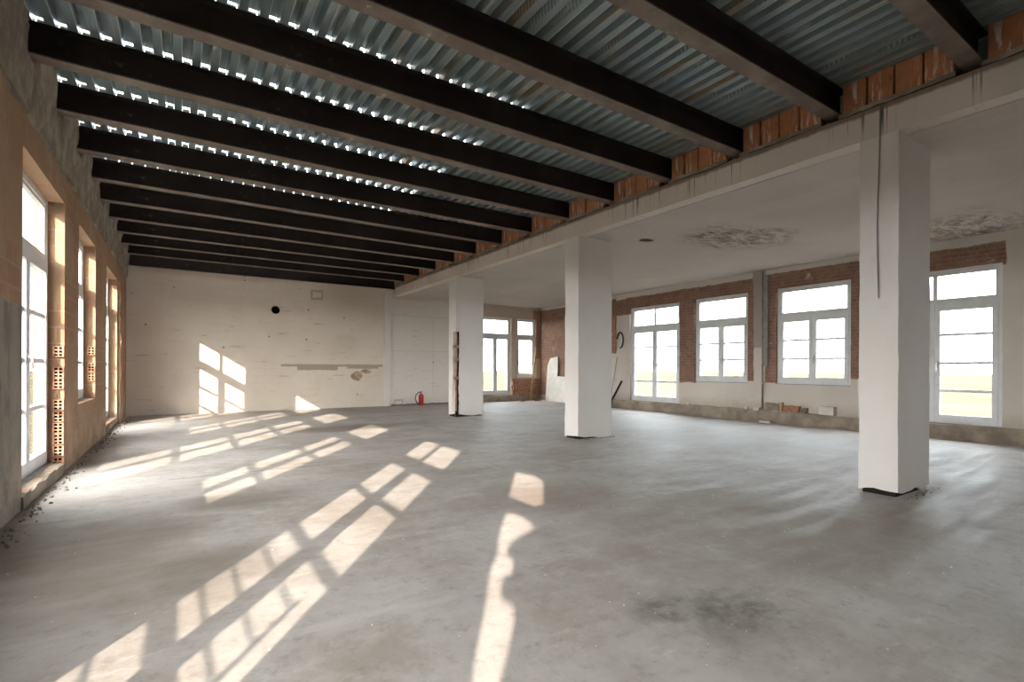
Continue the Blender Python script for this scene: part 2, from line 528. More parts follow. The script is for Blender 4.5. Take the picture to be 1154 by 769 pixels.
def left_wall_material():
    g, c, h = plaster('thin_plaster_over_blockwork', (.36, .225, .14), (.42, .285, .19), (.22, .135, .085), .7, .5)
    x, y, z = g.sep(g.co)
    u = g.math('ADD', x, y)
    bc, bf = g.brick(u, z, .38, .19, (.36, .17, .095), (.32, .185, .11), (.36, .27, .2), .012)
    bm_ = g.mr(g.noise(1.1, 5, .7, off=(6, 2, 6)), .46, .58)
    c = g.mix(g.math('MULTIPLY', bm_, .8), c, bc)
    # grey render: low on the near pier, and a band above the lintels
    gray = g.mx(g.boxmask((None, 3, -1), (None, 6.0, 1.78), .08), g.boxmask((None, 3, 3.48), (None, 16, 6), .16, 2.2))
    gcol = g.mix(g.mr(g.noise(5, 6, .7, stretch=(1, 1, .4)), .4, .65), (.30, .26, .215), (.19, .16, .13))
    c = g.mix(gray, c, gcol)
    low = g.math('MULTIPLY', g.mr(z, .1, .8, 1, 0), g.mr(g.noise(2.5, 5, .7), .4, .6, 0, .6))
    c = g.mix(low, c, (.55, .42, .32))
    wash = g.mr(g.noise(1.7, 5, .7, stretch=(1, 1, .35), off=(3, 8, 1)), .55, .7, 0, .55)
    c = g.mix(wash, c, (.50, .38, .29))
    return g.done(c, .9, 0, h, .45, .025)


def block_material():
    g = G('clay_block_with_mortar_drips')
    n1 = g.noise(4, 5, .65)
    c = g.mix(g.mr(n1, .35, .65), (.46, .19, .085), (.32, .14, .08))
    w = g.mr(g.noise(6, 5, .7, stretch=(1, 2.4, .35), off=(3, 1, 4)), .52, .58)
    reg = g.mr(g.noise(1.1, 2, off=(0, 2, 0)), .36, .54)
    c = g.mix(g.math('MULTIPLY', w, reg), c, (.62, .50, .42))
    d = g.mr(g.noise(8, 5, .7, off=(9, 9, 9)), .64, .72)
    c = g.mix(d, c, (.16, .09, .06))
    return g.done(c, .85, 0, n1, .4, .02)


def glass_material():
    g = G('clear_window_glass')
    tr = g.n('ShaderNodeBsdfTransparent')
    gl = g.n('ShaderNodeBsdfGlossy')
    gl.inputs['Roughness'].default_value = .02
    tr.inputs['Color'].default_value = (.96, .975, .97, 1)
    mx = g.n('ShaderNodeMixShader')
    lw = g.n('ShaderNodeLayerWeight'); lw.inputs['Blend'].default_value = .5
    g.put(mx.inputs[0], g.math('ADD', g.math('MULTIPLY', g.math('POWER', lw.outputs['Facing'], 5.0), .8), .03))
    g.t.links.new(tr.outputs[0], mx.inputs[1]); g.t.links.new(gl.outputs[0], mx.inputs[2])
    g.t.links.new(mx.outputs[0], g.out.inputs[0])
    g.t.nodes.remove(g.p)
    return g.m


def field_material():
    g = G('dry_meadow')
    a = g.noise(.03, 5, .6)
    b = g.noise(.4, 5, .6, stretch=(.3, 1, 1))
    c = g.mix(g.mr(a, .4, .6), (.060, .057, .042), (.075, .070, .054))
    c = g.mix(g.mr(b, .5, .7, 0, .5), c, (.052, .054, .040))
    return g.done(c, 1.0, spec=0.0)


M = dict(
    floor=floor_material(), deck=deck_material(), column=column_material(), beam=beam_material(), slab=slab_material(),
    right=right_wall_material(), far=far_wall_material(), left=left_wall_material(), block=block_material(),
    glass=glass_material(), field=field_material(),
    web=steel_material('shaded_steel_web', (.014, .009, .008), (.026, .018, .017), .2),  # darker steel copy: shade on the joist web put into its colour
    flange=steel_material('floor_lit_steel_flange', (.15, .115, .09), (.22, .18, .145), .8),  # lighter steel copy: floor bounce light put into its colour, plus paint drips
    frame=simple('white_window_paint', (.74, .75, .76), .45, 0, .06),
    foam=simple('pale_foam', (.86, .82, .74), .9, 0, .12, 9),
    mortar=simple('rough_mortar', (.32, .27, .215), .95, 0, .35, 5),
    curb=simple('raw_concrete', (.33, .275, .22), .95, 0, .35, 3),
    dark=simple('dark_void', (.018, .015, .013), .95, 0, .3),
    clay=simple('pale_red_clay', (.52, .27, .17), .9, 0, .3, 8),
    metal=simple('zinc_metal', (.42, .43, .43), .4, .8, .2),
    black=simple('black_rubber', (.02, .02, .022), .6, 0, .2),
    red=simple('red_enamel', (.42, .03, .025), .35, 0, .15),
    white=simple('white_board', (.74, .71, .65), .8, 0, .12, 3),
    wood=simple('raw_timber', (.50, .33, .20), .8, 0, .3, 12),
    brick=simple('loose_brick', (.40, .20, .13), .9, 0, .3, 12),
    grey=simple('grey_plastic', (.30, .29, .28), .6, 0, .2),
)

# ------------------------------------------------------------------ setting: floor, roof deck, slab, walls
XL, XB, XR, YF, YB = -1.15, 5.82, 11.50, 15.9, -4.5
JY = [1.52, 2.67, 3.805, 4.905, 6.065, 7.205, 8.355, 9.495, 10.645, 11.795, 12.955, 14.105, 15.305]
bm = bmesh.new(); box(bm, XL - .3, XR + .35, YB - .3, YF + .35, -.3, 0)
tag(obj('floor', bm, M['floor']), kind='structure')

bm = bmesh.new()
PIT = .157
xs = XL - .02
prof = []
while xs < XB + .30:
    prof += [(xs, 4.275), (xs + .072, 4.275), (xs + .082, 4.365), (xs + .147, 4.365)]
    xs += PIT
def deck_sheet(pr, ya, yb):
    lo = [[bm.verts.new((x, y, z)) for x, z in pr] for y in (ya, yb)]
    hi = [[bm.verts.new((x, y, z + .004)) for x, z in pr] for y in (ya, yb)]
    for i in range(len(pr) - 1):
        bm.faces.new((lo[0][i], lo[1][i], lo[1][i + 1], lo[0][i + 1]))
        bm.faces.new((hi[0][i], hi[0][i + 1], hi[1][i + 1], hi[1][i]))


cut = 4 * 29 + 1
deck_sheet(prof[cut - 1:], YB, YF)
ends = [YB] + [v for j in JY[3:] for v in (j + .012, j + (.05 if j < 5 else .068))] + [YF]  # gaps over the joists added so the sky shows as bright squares
for q in range(0, len(ends), 2):
    deck_sheet(prof[:cut], ends[q], ends[q + 1])
box(bm, XB + .32, XB + .5, YB - .3, YF + .35, 3.87, 4.40)
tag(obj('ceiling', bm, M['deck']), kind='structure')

bm = bmesh.new(); box(bm, XB + .2, XR + .35, YB - .3, YF + .35, 3.572, 3.86)
tag(obj('ceiling', bm, M['slab']), kind='structure')

# openings
LEFT_OPEN = [(0.0, 1.66, .12, 3.17), (3.10, 4.62, .78, 3.17), (5.98, 7.88, .12, 3.17), (8.86, 10.46, .74, 3.17), (11.9, 13.76, .16, 3.12)]
BOARDED = (-2.3, -0.85, .12, 3.17)
bm = bmesh.new()
slab_poly(bm, rect(YB, YF + .35, 0, 4.36), [rect(*o) for o in LEFT_OPEN + [BOARDED]], 'x', -1.42, XL)
box(bm, -1.60, -1.42, -15, YF + .35, 4.36, 9.2)  # unseen upper wall added to keep sun out of the deck gaps
tag(obj('wall_left', bm, M['left']), kind='structure')
# unseen ragged board added behind the camera, gaps shaped to cast the sun patches
gap = [(-1.47, 1.12), (-1.22, 1.12), (-1.22, 1.39), (-1.2, 1.45), (-1.2, 1.54), (-1.19, 1.66), (-1.17, 1.74), (-1.16, 1.79), (-1.2, 1.89), (-1.17, 2.0),
       (-1.17, 2.12), (-1.2, 2.27), (-1.43, 2.3), (-1.6, 2.27), (-1.62, 2.23), (-1.36, 2.05), (-1.32, 1.94), (-1.42, 1.92), (-1.42, 1.86),
       (-1.31, 1.78), (-1.35, 1.7), (-1.47, 1.7), (-1.48, 1.66), (-1.47, 1.6), (-1.45, 1.53), (-1.43, 1.45)]
top = [(-1.75, 2.54), (-1.59, 2.46), (-1.18, 2.47), (-1.19, 2.9), (-1.63, 2.95), (-1.77, 2.88)]
bm = bmesh.new(); slab_poly(bm, rect(*BOARDED), [gap, top], 'x', -1.235, -1.215)
tag(obj('trim_1', bm, M['wood']), kind='structure')

RIGHT_OPEN = [(9.10, 10.94, .27, 3.09), (7.09, 8.62, .90, 3.11), (4.84, 6.40, .90, 3.11), (2.55, 4.41, .27, 3.06), (-2.4, -0.9, .9, 3.11)]
bm = bmesh.new()
slab_poly(bm, rect(YB, 12.2, 0, 3.7), [rect(*o) for o in RIGHT_OPEN], 'x', XR, XR + .30)
box(bm, XR + .27, XR + .57, 12.2, YF + .35, 0, 3.7)
tag(obj('wall_right', bm, M['right']), kind='structure')

HOLE = [(2.28 + .115 * math.cos(t * math.pi / 12), 2.9 + .115 * math.sin(t * math.pi / 12)) for t in range(24)]
FAR_OPEN = [(9.07, 10.41, .25, 3.13), (10.66, 11.56, .87, 3.13)]
bm = bmesh.new()
slab_poly(bm, [(XL, 0), (XR + .3, 0), (XR + .3, 3.7), (XB + .4, 3.7), (XB + .4, 4.36), (XL, 4.36)], [HOLE] + [rect(*o) for o in FAR_OPEN], 'y', YF, YF + .30)
tag(obj('wall_back', bm, M['far']), kind='structure')
bm = bmesh.new(); lathe(bm, 0, 0, [(.13, .0), (.13, .28), (.112, .28), (.112, .01), (0, .01)], 24)
bmesh.ops.rotate(bm, verts=bm.verts, matrix=Matrix.Rotation(-math.pi / 2, 3, 'X'))
bmesh.ops.scale(bm, verts=bm.verts, vec=(1, -1, 1))
bmesh.ops.translate(bm, verts=bm.verts, vec=(2.28, YF + .302, 2.9))
tag(obj('trim_2', bm, M['dark']), kind='structure')

FRONT_OPEN = []
bm = bmesh.new()
slab_poly(bm, [(XL, 0), (XR, 0), (XR, 3.7), (XB + .4, 3.7), (XB + .4, 4.36), (XL, 4.36)], [rect(*o) for o in FRONT_OPEN], 'y', YB - .3, YB)
tag(obj('wall_front', bm, M['right']), kind='structure')

# raw concrete upstand along the right and far walls
bm = bmesh.new()
grid_box(bm, XR - .075, XR, 1.2, 12.2, 0, .27, .14)
for v in bm.verts:
    if v.co.z > .2 or v.co.x < XR - .05:
        d = mnoise.noise_vector(v.co * 2.5) * .03
        v.co.z += d.z if v.co.z > .2 else 0
        v.co.x += d.x * .6 if v.co.x < XR - .05 else 0
tag(obj('baseboard_right', bm, M['curb']), kind='structure')
bm = bmesh.new()
grid_box(bm, 8.9, 11.7, YF - .08, YF, 0, .24, .15)
for v in bm.verts:
    if v.co.z > .2: v.co.z += mnoise.noise(v.co * 3) * .05
tag(obj('baseboard_back', bm, M['curb']), kind='structure')

# pilaster strip at the far wall, steel wall plate above it
bm = bmesh.new(); grid_box(bm, 5.49, 5.70, YF - .07, YF, 0, 3.60, .12)
for v in bm.verts:
    if v.co.y < YF - .01: v.co += mnoise.noise_vector(v.co * 4) * .012
tag(obj('trim_3', bm, M['column']), kind='structure')
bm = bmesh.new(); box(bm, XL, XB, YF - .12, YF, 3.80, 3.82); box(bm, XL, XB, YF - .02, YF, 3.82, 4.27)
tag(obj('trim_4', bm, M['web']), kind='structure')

# thick rough render above the left lintels, with lumps of mortar under each joist bearing
bm = bmesh.new()
grid_box(bm, XL, XL + .05, .4, YF - .02, 3.5, 4.26, .085)
for v in bm.verts:
    if v.co.x > XL + .01:
        k = min(abs(v.co.y - j) for j in JY)
        gapf = max(0, min(1, (k - .08) / .12))
        f = .5 + .5 * mnoise.noise(v.co * 2.3)
        f2 = .5 + .5 * mnoise.noise(v.co * 7)
        tz = (v.co.z - 3.5) / .76
        v.co.x = XL - .02 + (.03 + .13 * f * tz) * (.35 + .65 * max(gapf, 1 if v.co.z < 3.93 else 0)) + .03 * f2
    elif v.co.z < 3.55:
        v.co.z += mnoise.noise(v.co * 1.8) * .1
tag(obj('trim_5', bm, M['mortar']), kind='structure')

# rubble kerbs under the left door openings
for n, (a, b) in enumerate(((5.98, 7.88), (11.9, 13.76))):
    bm = bmesh.new(); grid_box(bm, -1.42, XL + .015, a - .02, b + .02, 0, .12, .1)
    for v in bm.verts:
        if v.co.x > XL - .05 or v.co.z > .08: v.co += mnoise.noise_vector(v.co * 6) * .025
    tag(obj('trim_%d' % (6 + n), bm, M['curb']), kind='structure')


# perforated clay bricks showing in the far reveals of the left openings
def hollow_bricks(name, yface, x0, x1, zs, hb):
    bm = bmesh.new()
    for z0 in zs:
        cols, rows = 2, 3
        us = [0, .16, .44, .56, .84, 1.0]
        vs_ = [0, .10, .28, .39, .60, .71, .90, 1.0]
        vs_ = [0, .08, .28, .38, .60, .70, .92, 1.0]
        P = [[bm.verts.new((x0 + (x1 - x0) * u, yface, z0 + hb * v)) for u in us] for v in vs_]
        back = yface + .05
        for r in range(len(vs_) - 1):
            for c_ in range(len(us) - 1):
                q = [P[r][c_], P[r][c_ + 1], P[r + 1][c_ + 1], P[r + 1][c_]]
                if r % 2 == 1 and c_ % 2 == 1:
                    d = [bm.verts.new((w.co.x, back, w.co.z)) for w in q]
                    f = bm.faces.new(d); f.material_index = 1
                    for k in range(4):
                        f = bm.faces.new((q[k], q[(k + 1) % 4], d[(k + 1) % 4], d[k])); f.material_index = 1
                else:
                    bm.faces.new(q)
        for (xa, xb) in ((x0, x0 + .001), (x1 - .001, x1)):
            box(bm, xa, xb, yface, yface + .055, z0, z0 + hb)
        box(bm, x0, x1, yface, yface + .055, z0, z0 + .002); box(bm, x0, x1, yface, yface + .055, z0 + hb - .002, z0 + hb)
    return tag(obj(name, bm, [M['clay'], M['dark']]), kind='structure')


hollow_bricks('trim_8', 7.88 - .052, -1.245, XL + .004, [.06, .20, .335, .465, .60, .735, .985, 1.115, 1.36], .125)
hollow_bricks('trim_9', 10.46 - .052, -1.245, XL + .004, [1.02, 1.17, 1.43], .135)
bm = bmesh.new()
grid_box(bm, XL - .02, XL + .05, 13.84, 14.62, 0, 3.1, .12)
rough(bm, .02, 4)
tag(obj('trim_10', bm, M['left']), kind='structure')

# ------------------------------------------------------------------ windows


def window(name, f, u0, u1, z0, z1, loc, sashes=2, bars=(1.88, 1.37, .87), split=False, tr=2.445, handle=True):
    """f(u, w) -> (x, y): w grows into the room; frame front face at w = 0"""
    root = empty(name, loc, kind='structure')

    def bx(bm, a0, a1, w0, w1, b0, b1):
        p, q = f(a0, w0), f(a1, w1)
        box(bm, min(p[0], q[0]), max(p[0], q[0]), min(p[1], q[1]), max(p[1], q[1]), b0, b1)

    t = .065
    bm = bmesh.new()
    bx(bm, u0, u0 + t, -.07, 0, z0, z1); bx(bm, u1 - t, u1, -.07, 0, z0, z1)
    bx(bm, u0 + t, u1 - t, -.07, 0, z0, z0 + t); bx(bm, u0 + t, u1 - t, -.07, 0, z1 - t, z1)
    bx(bm, u0 + t, u1 - t, -.075, .006, tr - .05, tr + .05)
    obj('window_frame', bm, M['frame'], root)
    # fixed top light
    bm = bmesh.new()
    a0, a1, b0, b1 = u0 + t, u1 - t, tr + .05, z1 - t
    s = .04
    bx(bm, a0, a0 + s, -.055, -.012, b0, b1); bx(bm, a1 - s, a1, -.055, -.012, b0, b1)
    bx(bm, a0 + s, a1 - s, -.055, -.012, b0, b0 + s); bx(bm, a0 + s, a1 - s, -.055, -.012, b1 - s, b1)
    um = (u0 + u1) / 2
    if split: bx(bm, um - .03, um + .03, -.055, -.012, b0 + s, b1 - s)
    tl = obj('top_light', bm, M['frame'], root)
    bm = bmesh.new(); bx(bm, a0 + s, a1 - s, -.036, -.030, b0 + s, b1 - s)
    obj('glass_pane', bm, M['glass'], tl)
    # opening leaves
    b0, b1 = z0 + t, tr - .05
    for k in range(sashes):
        w = (a1 - a0) / sashes
        c0, c1 = a0 + w * k, a0 + w * (k + 1)
        r = .078
        bm = bmesh.new()
        bx(bm, c0 + .002, c0 + r, -.06, .012, b0, b1); bx(bm, c1 - r, c1 - .002, -.06, .012, b0, b1)
        bx(bm, c0 + r, c1 - r, -.06, .012, b0, b0 + r + .02); bx(bm, c0 + r, c1 - r, -.06, .012, b1 - r, b1)
        for bz in bars:
            hh = .045
            bx(bm, c0 + r, c1 - r, -.05, -.006, bz - hh / 2, bz + hh / 2)
        sh = obj('casement', bm, M['frame'], root)
        bm = bmesh.new(); bx(bm, c0 + r, c1 - r, -.032, -.026, b0 + r + .02, b1 - r)
        obj('glass_pane', bm, M['glass'], sh)
        if handle and k == 0:
            hx = c1 - r / 2 if sashes == 2 else c0 + r / 2
            hz = 1.35 if z0 < .5 else 1.5
            bm = bmesh.new(); bx(bm, hx - .014, hx + .014, .012, .022, hz - .07, hz + .05)
            bx(bm, hx - .01, hx + .01, .022, .055, hz - .01, hz + .01)
            bx(bm, hx - .011, hx + .011, .045, .06, hz - .13, hz + .01)
            obj('handle', bm, M['metal'], sh)
    # sill strip
    bm = bmesh.new(); bx(bm, u0, u1, 0, .06, z0 - .025, z0 + .012)
    obj('sill_plate', bm, M['grey'], root)
    return root


fl_ = lambda u, w: (-1.30 + w, u)
fr_ = lambda u, w: (XR + .07 - w, u)
ff_ = lambda u, w: (u, YF + .08 - w)
WB = (1.75, 1.27)
window('window_1', fl_, 5.98, 7.88, .12, 3.17, (-1.30, 6.93, .12), bars=(1.82, 1.31, .80))
window('window_2', fl_, 8.86, 10.46, .74, 3.17, (-1.30, 9.66, .74), bars=(1.82, 1.31))
window('window_3', fl_, 11.9, 13.76, .16, 3.12, (-1.30, 12.83, .16), bars=(1.82, 1.31, .80), split=True)
window('window_4', fl_, 3.10, 4.62, .78, 3.17, (-1.30, 3.86, .78), bars=(1.82, 1.31))
window('window_5', fl_, 0.0, 1.66, .12, 3.17, (-1.30, .83, .12), bars=(1.82, 1.31, .80), split=True)
window('window_6', fr_, 9.10, 10.94, .27, 3.09, (XR + .07, 10.02, .27), split=True)
window('window_7', fr_, 7.09, 8.62, .90, 3.11, (XR + .07, 7.85, .9), bars=(1.90, 1.48))
window('window_8', fr_, 4.84, 6.40, .90, 3.11, (XR + .07, 5.62, .9), bars=(1.90, 1.48))
window('window_9', fr_, 2.55, 4.41, .27, 3.06, (XR + .07, 3.48, .27), split=True)
window('window_10', ff_, 9.07, 10.41, .25, 3.13, (9.74, YF + .08, .25), bars=())
window('window_11', ff_, 10.66, 11.56, .87, 3.13, (11.1, YF + .08, .87), sashes=1, bars=(1.92, 1.42))

# horizontal rails of the balcony outside the door behind the camera
bm = bmesh.new()
for z in (.42, .55, .69, .82, .95, 1.09, 1.20, 1.33):
    tube(bm, [(-1.62, -.05, z), (-1.62, 1.71, z)], .009, 6)
for y in (-.05, 1.71): tube(bm, [(-1.62, y, .1), (-1.62, y, 1.36)], .015, 6)
tag(obj('trim_11', bm, M['grey']), kind='structure')

# ------------------------------------------------------------------ white beam, columns
bm = bmesh.new()
grid_box(bm, XB, XB + .42, YB, YF, 3.58, 3.89, .1)
for v in bm.verts:
    n = mnoise.noise_vector(v.co * 1.7)
    if v.co.x < XB + .01: v.co.x += n.x * .012
    if v.co.z > 3.88: v.co.z += n.z * .03
    if v.co.z < 3.6 and v.co.x < XB + .01: v.co.z += n.y * .012
tag(obj('concrete_beam', bm, M['beam'], loc=(XB, 0, 0)), 'long white concrete beam with rust streaks resting on the three square columns', 'beam')


def column(y0, y1, label, chase=False):
    root = empty('concrete_column', (XB + .4, (y0 + y1) / 2, 0), label, 'column', 'white columns under the concrete beam')
    bm = bmesh.new()
    x0, x1 = XB, XB + .80
    if chase:
        # near left corner chipped away in a vertical chase
        grid_box(bm, x0 + .10, x1, y0, y1, .05, 3.58, .07)
        grid_box(bm, x0, x0 + .10, y0 + .16, y1, .05, 3.58, .07)
        grid_box(bm, x0, x0 + .10, y0, y0 + .16, 2.17, 3.58, .07)
        grid_box(bm, x0 + .02, x0 + .10, y0 + .09, y0 + .16, .05, .75, .05)
    else:
        grid_box(bm, x0, x1, y0, y1, .03, 3.58, .07)
    for v in bm.verts:
        edge = (min(abs(v.co.x - x0), abs(v.co.x - x1)) < .01) and (min(abs(v.co.y - y0), abs(v.co.y - y1)) < .01)
        d = mnoise.noise_vector(v.co * 5 + Vector((y0, 0, 0)))
        v.co.x += d.x * (.006 if edge else .003); v.co.y += d.y * (.006 if edge else .003)
        if chase and v.co.x < x0 + .13 and v.co.y < y0 + .2 and v.co.z < 2.4:
            v.co += mnoise.noise_vector(v.co * 9) * .022
        if v.co.z < .06: v.co.z += .002 + d.z * .05
    obj('shaft', bm, M['column'], root)
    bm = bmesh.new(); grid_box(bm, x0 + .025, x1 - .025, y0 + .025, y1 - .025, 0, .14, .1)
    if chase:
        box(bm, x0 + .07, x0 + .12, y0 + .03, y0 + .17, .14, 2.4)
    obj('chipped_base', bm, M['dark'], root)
    if chase:
        bm = bmesh.new()
        tube(bm, [(x0 + .045, y0 + .07, .02), (x0 + .04, y0 + .08, .8), (x0 + .05, y0 + .06, 1.5), (x0 + .045, y0 + .07, 2.25)], .022, 8)
        obj('rusty_pipe', bm, M['clay'], root)
        bm = bmesh.new()
        for z in (1.42, .95, 1.75): box(bm, x0 - .01, x0 + .10, y0 + .01, y0 + .15, z, z + .07)
        rough(bm, .012, 9, 2)
        obj('pipe_clamp', bm, M['mortar'], root)
    return root


c1 = column(2.034, 2.371, 'white square concrete column nearest the camera, thin cable down its left face')
c2 = column(6.747, 7.113, 'white square concrete column, middle one of the row under the beam')
c3 = column(11.45, 11.854, 'white concrete column farthest back, its left corner broken open around a pipe', True)
bm = bmesh.new()
tube(bm, [(XB - .012, 2.20 + .01 * math.sin(z * 3), z) for z in [3.86 - .1 * k for k in range(20)]], .006, 6)
tag(obj('electrical_cable', bm, M['grey'], loc=(XB - .01, 2.2, 1.96)), 'thin dark cable hanging down the face of the nearest column', 'cable')

# ------------------------------------------------------------------ joists


def make_joist():
    root = empty('ceiling_joist', (XL, JY[0], 3.98))
    y = JY[0]
    x0, x1 = XL, XB + .24
    W = .078
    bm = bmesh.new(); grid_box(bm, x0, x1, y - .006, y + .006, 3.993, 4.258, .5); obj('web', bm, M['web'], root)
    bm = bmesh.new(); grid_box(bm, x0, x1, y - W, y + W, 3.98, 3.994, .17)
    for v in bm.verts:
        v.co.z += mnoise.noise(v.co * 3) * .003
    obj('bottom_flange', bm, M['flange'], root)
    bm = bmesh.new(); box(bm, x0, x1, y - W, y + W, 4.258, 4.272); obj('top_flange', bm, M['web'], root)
    return root


ORD = ['first', 'second', 'third', 'fourth', 'fifth', 'sixth', 'seventh', 'eighth', 'ninth', 'tenth', 'eleventh', 'twelfth', 'thirteenth']
JL = {0: 'dark steel ceiling joist at the top right, nearest the camera',
      12: 'dark steel ceiling joist closest to the far cream wall'}
pro = make_joist()
for i, y in enumerate(JY):
    j = pro if i == 0 else copy_tree(pro)
    j.location = (XL, y, 3.98)
    tag(j, JL.get(i, 'dark steel ceiling joist, %s in the row counted from the camera' % ORD[i]), 'joist', 'steel joists under the metal deck')

# clay block infill standing on the beam between the joists
for i in range(len(JY)):
    a = JY[i - 1] + .105 if i else JY[0] - .95
    b = JY[i] - .105
    n = 4 if i else 3
    bm = bmesh.new()
    cur = a
    for k in range(n):
        w = (b - a) / n
        b2 = bmesh.new()
        box(b2, XB + .045 + RND.uniform(0, .02), XB + .2, cur + .008, cur + w - .008, 3.945, 4.262)
        bevel(b2, .012, 2)
        me = bpy.data.meshes.new('tmp'); b2.to_mesh(me); b2.free(); bm.from_mesh(me); bpy.data.meshes.remove(me)
        cur += w
    root = empty('block_infill', (XB + .12, (a + b) / 2, 3.89),
                 ('orange clay blocks on the white beam, at the right edge of the frame' if i == 0 else
                  'orange clay blocks on the white beam between the %s and %s joists from the camera' % (ORD[i - 1], ORD[i])),
                 'block infill', 'block infill between the joists')
    obj('clay_block', bm, M['block'], root)
    bm = bmesh.new()
    grid_box(bm, XB + .012, XB + .21, a - .02, b + .02, 3.905, 3.945, .06)
    rough(bm, .014, 9, 0, i)
    obj('mortar_bed', bm, M['mortar'], root)
    bm = bmesh.new()
    box(bm, XB + .10, XB + .19, a + .01, b - .01, 3.93, 4.26)
    obj('joint_mortar', bm, M['mortar'], root)

# ------------------------------------------------------------------ loose things
# fire extinguisher at the far wall
fe = empty('fire_extinguisher', (6.66, 15.62, 0), 'small red fire extinguisher with black hose standing at the foot of the whitewashed wall', 'fire extinguisher')
bm = bmesh.new(); lathe(bm, 6.66, 15.62, [(.075, 0), (.085, .02), (.085, .30), (.07, .355), (.03, .385), (.025, .40)], 20)
obj('cylinder', bm, M['red'], fe, True)
bm = bmesh.new(); lathe(bm, 6.66, 15.62, [(.028, .40), (.028, .45), (.015, .46)], 12); box(bm, 6.60, 6.74, 15.61, 15.63, .455, .47)
obj('valve', bm, M['metal'], fe)
bm = bmesh.new()
tube(bm, [(6.65, 15.60, .43), (6.56, 15.56, .44), (6.45, 15.54, .36), (6.42, 15.54, .22), (6.48, 15.54, .10), (6.55, 15.53, .07)], .017, 8)
obj('hose', bm, M['black'], fe, True)

bm = bmesh.new(); tube(bm, [(5.58, 15.66, .015), (5.88, 15.80, .50)], .016, 8)
tag(obj('wooden_stick', bm, M['white'], loc=(5.58, 15.66, 0)), 'pale stick leaning on the far wall left of the fire extinguisher', 'stick')
bm = bmesh.new(); tube(bm, [(5.80, 15.80, .19), (6.10, 15.80, .185)], .012, 8); tube(bm, [(6.08, 15.80, .185), (6.08, 15.80, 0)], .008, 8)
tube(bm, [(5.82, 15.80, .185), (5.82, 15.80, 0)], .008, 8)
tag(obj('metal_bracket', bm, M['grey'], loc=(5.95, 15.8, 0)), 'low grey metal bracket standing beside the pale stick at the far wall', 'bracket')

# far right corner: leaning board, timber, fallen bricks
bm = bmesh.new()
pts = [(14.15, 0), (15.35, 0), (15.35, 1.35), (15.2, 1.62), (14.75, 1.68), (14.72, .95), (14.15, .93)]
slab_poly(bm, pts, [], 'x', 11.60, 11.63)
for v in bm.verts: v.co.x += v.co.z * .075
tag(obj('plaster_board', bm, M['white'], loc=(11.62, 14.75, 0)), 'pale notched board leaning against the bare brick in the far right corner', 'board')
bm = bmesh.new(); b2 = box(bm, -.035, .035, -.02, .02, 0, 2.08)
bmesh.ops.rotate(bm, verts=bm.verts, matrix=Matrix.Rotation(.135, 3, 'Y')); bmesh.ops.translate(bm, verts=bm.verts, vec=(11.17, 15.72, .005))
tag(obj('timber_plank', bm, M['wood'], loc=(11.17, 15.72, 0)), 'tall thin timber plank leaning beside the narrow far window', 'plank')
for k, (x, y, r, lab) in enumerate(((10.75, 15.62, .2, 'reddish brick lying on the floor under the narrow far window'),
                                    (11.32, 15.45, -.3, 'reddish brick lying right of the foot of the timber plank'))):
    bm = bmesh.new(); box(bm, -.125, .125, -.06, .06, 0, .07); bevel(bm, .006)
    bmesh.ops.rotate(bm, verts=bm.verts, matrix=Matrix.Rotation(r, 3, 'Z')); bmesh.ops.translate(bm, verts=bm.verts, vec=(x, y, 0))
    tag(obj('loose_brick', bm, M['brick'], loc=(x, y, 0)), lab, 'brick')
bm = bmesh.new()
for k in range(3):
    z0 = .245 + k * .17
    grid_box(bm, 10.42 + .05 * (k % 2), 11.5 - .1 * k, YF - .09, YF - .016, z0, z0 + .16, .12)
rough(bm, .014, 5)
tag(obj('brick_ledge', bm, M['brick'], loc=(10.95, YF, .25)), 'broken red brick ledge on the upstand below the narrow far window', 'brickwork')

# right wall: conduit with sleeve, hose loop, pipes, sticks
bm = bmesh.new(); tube(bm, [(XR - .03, 6.70, 3.56), (XR - .03, 6.70, .30)], .02, 10)
cd = empty('conduit_pipe', (XR - .03, 6.70, .28), 'thin grey vertical pipe on the right wall left of the third window', 'pipe')
obj('pipe', bm, M['curb'], cd, True)
bm = bmesh.new(); grid_box(bm, XR - .055, XR, 6.575, 6.665, 1.32, 3.45, .2); obj('sleeve', bm, M['grey'], cd)
bm = bmesh.new()
box(bm, XR - .055, XR, 6.672, 6.728, .9, .93)
obj('clip', bm, M['metal'], cd)
bm = bmesh.new()
tube(bm, [(XR - .04, 11.31 - .13 * math.sin(t), 2.13 - .24 * math.cos(t)) for t in [.35 * k for k in range(14)]], .022, 8)
tag(obj('hose_loop', bm, M['black'], loc=(XR - .04, 11.31, 2.13)), 'black hose hanging in a loop on the brick beside the tall double window', 'hose')
bm = bmesh.new(); tube(bm, [(XR - .03, 11.56, 3.0), (XR - .03, 11.56, 1.72)], .03, 8); tube(bm, [(XR - .03, 11.50, 2.5), (XR - .03, 11.50, 1.8)], .015, 8)
tag(obj('water_pipe', bm, M['clay'], loc=(XR - .03, 11.55, 1.7)), 'short rust coloured pipe running down behind the black hose loop', 'pipe')
bm = bmesh.new(); tube(bm, [(XR - .14, 11.62, .02), (XR - .10, 11.60, .25), (XR - .02, 11.25, .86)], .03, 8)
tag(obj('drain_pipe', bm, M['black'], loc=(XR - .14, 11.62, 0)), 'bent black pipe leaning on the concrete upstand left of the tall window', 'pipe')
bm = bmesh.new(); tube(bm, [(XR - .09, 11.68, .28), (XR - .02, 11.45, 1.6)], .012, 6)
tag(obj('metal_rod', bm, M['grey'], loc=(XR - .09, 11.68, .28)), 'thin grey rod leaning on the wall above the black pipe', 'rod')


